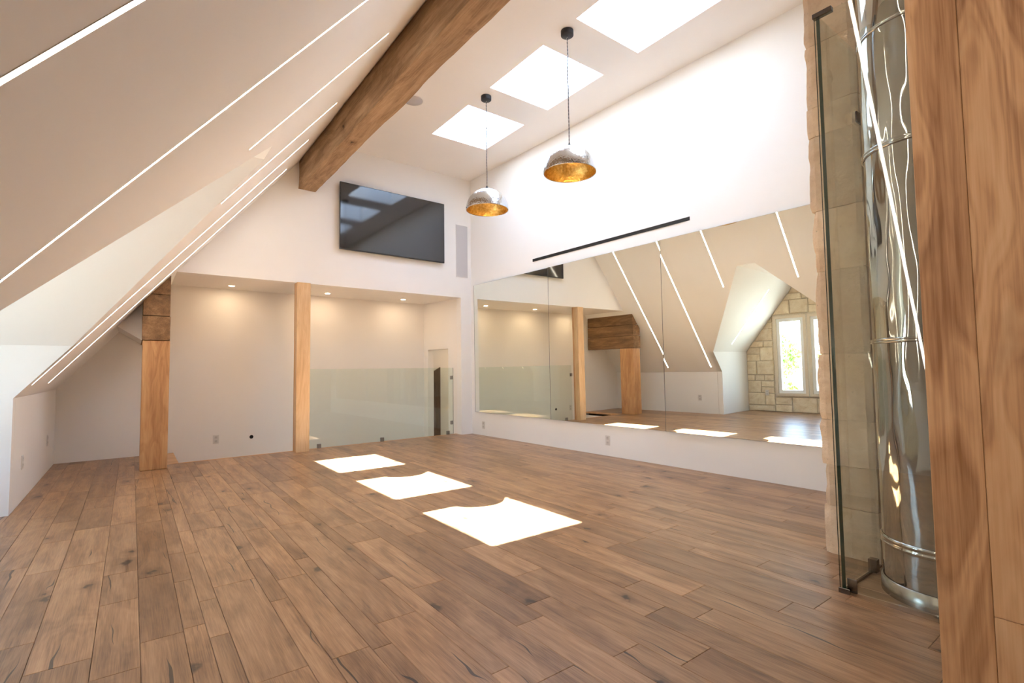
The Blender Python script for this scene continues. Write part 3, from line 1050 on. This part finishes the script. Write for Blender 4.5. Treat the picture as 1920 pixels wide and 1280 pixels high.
# ------------------------------------------------------------------ pendants
def pendant(x, y, zr, label):
    r = 0.247
    p = empty('pendant_light', (x, y, zr))
    tag(p, label, 'pendant light', 'dome pendant lights')
    MB().lathe((x, y, ZC - 0.048), [(0.001, 0), (0.056, 0), (0.06, 0.004), (0.06, 0.048)], 32).build('canopy', MT['black'], p)
    pts = []
    zt = zr + r
    n = 40
    for i in range(n + 1):
        t = i / n
        pts.append((x + 0.004 * math.sin(t * 17) * math.sin(math.pi * t), y + 0.004 * math.cos(t * 13) * math.sin(math.pi * t), zt + 0.03 + (ZC - 0.046 - zt - 0.03) * t))
    cd = MB().tube(pts, 0.0045, 6).build('cord', MT['black'], p)
    tw = []
    for i in range(161):
        t = i / 160
        b = Vector(pts[0]).lerp(Vector(pts[-1]), t)
        b.x += 0.004 * math.sin(t * 17) * math.sin(math.pi * t)
        b.y += 0.004 * math.cos(t * 13) * math.sin(math.pi * t)
        tw.append(b + Vector((math.cos(t * 190), math.sin(t * 190), 0)) * 0.005)
    MB().tube(tw, 0.0022, 5).build('braid', MT['grille'], cd)
    prof = [(r * math.cos(a), r * math.sin(a)) for a in [math.pi / 2 * k / 20 for k in range(21)]]
    prof[-1] = (0.004, r)
    sh = MB().lathe((x, y, zr), prof, 64).build('shade', MT['hammered'], p)
    ri = r - 0.006
    pin = [(ri * math.cos(a), ri * math.sin(a)) for a in [math.pi / 2 * k / 20 for k in range(21)]][::-1]
    pin[0] = (0.004, ri)
    MB().lathe((x, y, zr), pin, 64).build('lining', MT['gold'], sh)
    MB().lathe((x, y, zr), [(ri, 0.0), (ri + 0.001, -0.003), (r - 0.001, -0.003), (r, 0.0)], 64).build('rim', MT['hammered'], sh)
    MB().lathe((x, y, zt - 0.008), [(0.016, 0), (0.016, 0.03), (0.006, 0.042)], 20).build('cap', MT['black'], p)
    MB().lathe((x, y, zr + 0.15), [(0.02, 0.09), (0.02, 0.05)], 20).build('socket', MT['black'], p)
    MB().lathe((x, y, zr + 0.14), [(0.001, 0.0), (0.02, 0.006), (0.03, 0.03), (0.02, 0.06)], 20).build('bulb', MT['bulb'], p)


pendant(3.258, 4.783, 2.905, 'dome pendant with gold lining, the farther one near the end wall')
pendant(3.238, 3.376, 2.885, 'dome pendant with gold lining, the nearer and larger looking one')

# ------------------------------------------------------------------ strip lights in the slope
TS = Vector((1, 0, KS)).normalized()
NI = -NS


def strip(y, x0, x1, label, name='led_strip', o=None, u=None, n=None, L=None, w=0.010):
    if o is None:
        o = Vector((x0, y, SZ(x0)))
        u, n = TS, NI
        L = (x1 - x0) * math.sqrt(1 + KS * KS)
    v = u.cross(n).normalized()
    s = empty(name, o)
    tag(s, label, 'strip light', 'recessed strip lights')
    c = MB()
    c.obox(o, u, v, n, -0.003, L + 0.003, -w - 0.002, -w, -0.001, 0.0015)
    c.obox(o, u, v, n, -0.003, L + 0.003, w, w + 0.002, -0.001, 0.0015)
    c.build('channel', MT['channel'], s)
    MB().obox(o, u, v, n, 0, L, -w, w, -0.001, 0.001).build('diffuser', MT['led'], s)


strip(6.60, -0.64, 1.485, 'long strip light in the slope, farthest, beside the end wall')
strip(5.59, -0.64, 1.475, 'long strip light in the slope just beyond the dormer')
strip(4.67, 0.555, 1.485, 'short strip light in the slope above the far side of the dormer')
strip(3.42, 0.555, 1.46, 'short strip light in the slope above the near side of the dormer')
strip(2.21, -0.62, 1.47, 'long strip light in the slope just before the dormer')
strip(1.14, -0.62, 1.47, 'thick long strip light in the slope, nearest the viewpoint')
strip(0.07, -0.62, 1.47, 'added unseen strip light continuing the row, level with the viewpoint')  # unseen; added to carry the row on and light the near column
strip(-1.0, -0.62, 1.47, 'added unseen strip light continuing the row behind the viewpoint')  # second unseen addition, more light for the near column
dd = Vector((0, YF - YT1, ZE - ZT))
oo = Vector((-0.95, YT1, ZT)) + dd * 0.17
strip(0, 0, 0, 'strip light in the dormer ceiling, seen in the mirror', o=oo + Vector((0, 0, 0)), u=dd.normalized(), n=-n1, L=dd.length * 0.72)

# ------------------------------------------------------------------ downlights
for x, y, lab in ((1.073, 7.84, 'small lit downlight in the alcove ceiling left of the pale post'),
                  (2.372, 7.84, 'small lit downlight in the alcove ceiling just right of the pale post'),
                  (3.626, 7.86, 'small lit downlight in the alcove ceiling above the low doorway')):
    d = empty('downlight', (x, y, ZH))
    tag(d, lab, 'downlight', 'alcove downlights')
    MB().lathe((x, y, ZH - 0.004), [(0.045, 0.004), (0.045, 0.001), (0.038, 0.0), (0.034, 0.003)], 28).build('trim_ring', MT['plastic'], d)
    MB().lathe((x, y, ZH - 0.002), [(0.034, 0.0), (0.0005, 0.0)], 28).build('lens', MT['downlens'], d)


d = empty('downlight', (4.9, 7.85, 1.6))  # made-up lamp, added so the passage is not too dark
tag(d, 'added unseen downlight brightening the passage beyond the low doorway', 'downlight')
MB().lathe((4.9, 7.85, 1.596), [(0.045, 0.004), (0.045, 0.001), (0.038, 0.0), (0.034, 0.003)], 28).build('trim_ring', MT['plastic'], d)
MB().lathe((4.9, 7.85, 1.598), [(0.034, 0.0), (0.0005, 0.0)], 28).build('lens', MT['downlens'], d)

# ------------------------------------------------------------------ outlets
def outlet(o, u, n, label, w=0.072, h=0.118, kind='outlet'):
    o, u, n = Vector(o), Vector(u).normalized(), Vector(n).normalized()
    e = empty('power_outlet', o)
    tag(e, label, 'outlet', 'wall outlets')
    MB().bevbox(o, u, Z3, n, -w / 2, w / 2, -h / 2, h / 2, 0, 0.006, 0.0018).build('plate', MT['plate'], e)
    for s in (-1, 1):
        f = MB().bevbox(o, u, Z3, n, -0.017, 0.017, s * 0.027 - 0.019, s * 0.027 + 0.019, 0.006, 0.0085, 0.0012).build('socket', MT['plate2'], e)
        k = MB()
        k.obox(o, u, Z3, n, -0.009, -0.006, s * 0.027 - 0.002, s * 0.027 + 0.010, 0.0085, 0.0089)
        k.obox(o, u, Z3, n, 0.006, 0.009, s * 0.027 - 0.002, s * 0.027 + 0.010, 0.0085, 0.0089)
        k.build('slots', MT['pin'], f)


outlet((MW(4.24), 4.24, 0.186), MU, MN, 'white outlet on the wall below the middle mirror')
outlet((MW(6.84), 6.84, 0.165), MU, MN, 'white outlet on the wall below the leftmost mirror, near the corner')
BU = Vector((1, 0.027, 0)).normalized()
BN = Vector((0.027, -1, 0)).normalized()
outlet((0.96, BW(0.96), 0.13), BU, BN, 'white outlet on the alcove back wall between the two posts')
outlet((XK, 5.91, 0.33), (0, 1, 0), (1, 0, 0), 'white outlet on the left knee wall, nearer the dormer')
outlet((XK, 7.48, 0.347), (0, 1, 0), (1, 0, 0), 'white outlet on the left knee wall, deep in the corner')
outlet((XD + 0.045, 4.98, 0.40), (0, 1, 0), (1, 0, 0), 'white outlet on the stone gable wall beside the window')
o = MB().lathe((1.41, BW(1.41), 0.125), [(0.026, 0.0), (0.026, 0.003), (0.021, 0.004), (0.020, 0.001), (0.0005, 0.001)], 24, axis=BN).build('cable_port', MT['hole'])
tag(o, 'small round black cable port low on the alcove back wall', 'cable port')

# ------------------------------------------------------------------ garden outside the dormer windows
o = MB().box(-60, -2.6, -40, 50, -3.3, -3.0).build('ground', MT['lawn'])
struct(o, 'lawn outside the dormer windows')


def tree(x, y, z0, h, r, label, name, seed, n=900):
    rg = random.Random(seed)
    t = empty(name, (x, y, z0))
    tag(t, label, 'tree' if name == 'garden_tree' else 'shrub', 'garden plants')
    MB().tube([(x, y, z0), (x + 0.05, y, z0 + h * 0.4), (x, y + 0.05, z0 + h * 0.75)], 0.1 if name == 'garden_tree' else 0.04, 8).build('trunk', MT['bark'], t)
    mb = MB()
    for i in range(n):
        d = Vector((rg.gauss(0, 1), rg.gauss(0, 1), rg.gauss(0, 1))).normalized() * rg.uniform(0.4, 1.0) ** 0.6
        c = Vector((x, y, z0 + h * 0.75)) + Vector((d.x * r, d.y * r, d.z * r * 1.1))
        a = Vector((rg.gauss(0, 1), rg.gauss(0, 1), rg.gauss(0, 1))).normalized()
        b = a.orthogonal().normalized()
        s = rg.uniform(0.05, 0.11) * (1 + r * 0.4)
        mb.poly([c - a * s, c + b * s * 0.5, c + a * s, c - b * s * 0.5], [(0, 1, 2, 3)])
    f = mb.build('foliage', MT['leaf'], t)
    f['kind'] = 'stuff'


tree(-15.0, 9.9, -3.0, 5.6, 0.95, 'leafy green tree beyond the first dormer window', 'garden_tree', 1)
tree(-17.0, 7.6, -3.0, 5.8, 1.2, 'taller leafy green tree beyond the second dormer window', 'garden_tree', 2)
tree(-9.0, 7.4, -3.0, 3.6, 0.6, 'low bright green shrub below the first dormer window', 'garden_shrub', 3, 500)
hs = empty('neighbour_house', (-24, 12, -3))
tag(hs, 'pale neighbouring house with a grey roof seen through the dormer window', 'house')
MB().box(-29, -20, 4, 20, -3, 0.6).build('wall', MT['siding'], hs)
MB().slab([(-19.6, 3.6, 0.6), (-29.4, 3.6, 0.6), (-24.5, 3.6, 3.0)], (0, 16.8, 0)).build('roof', MT['roof'], hs)
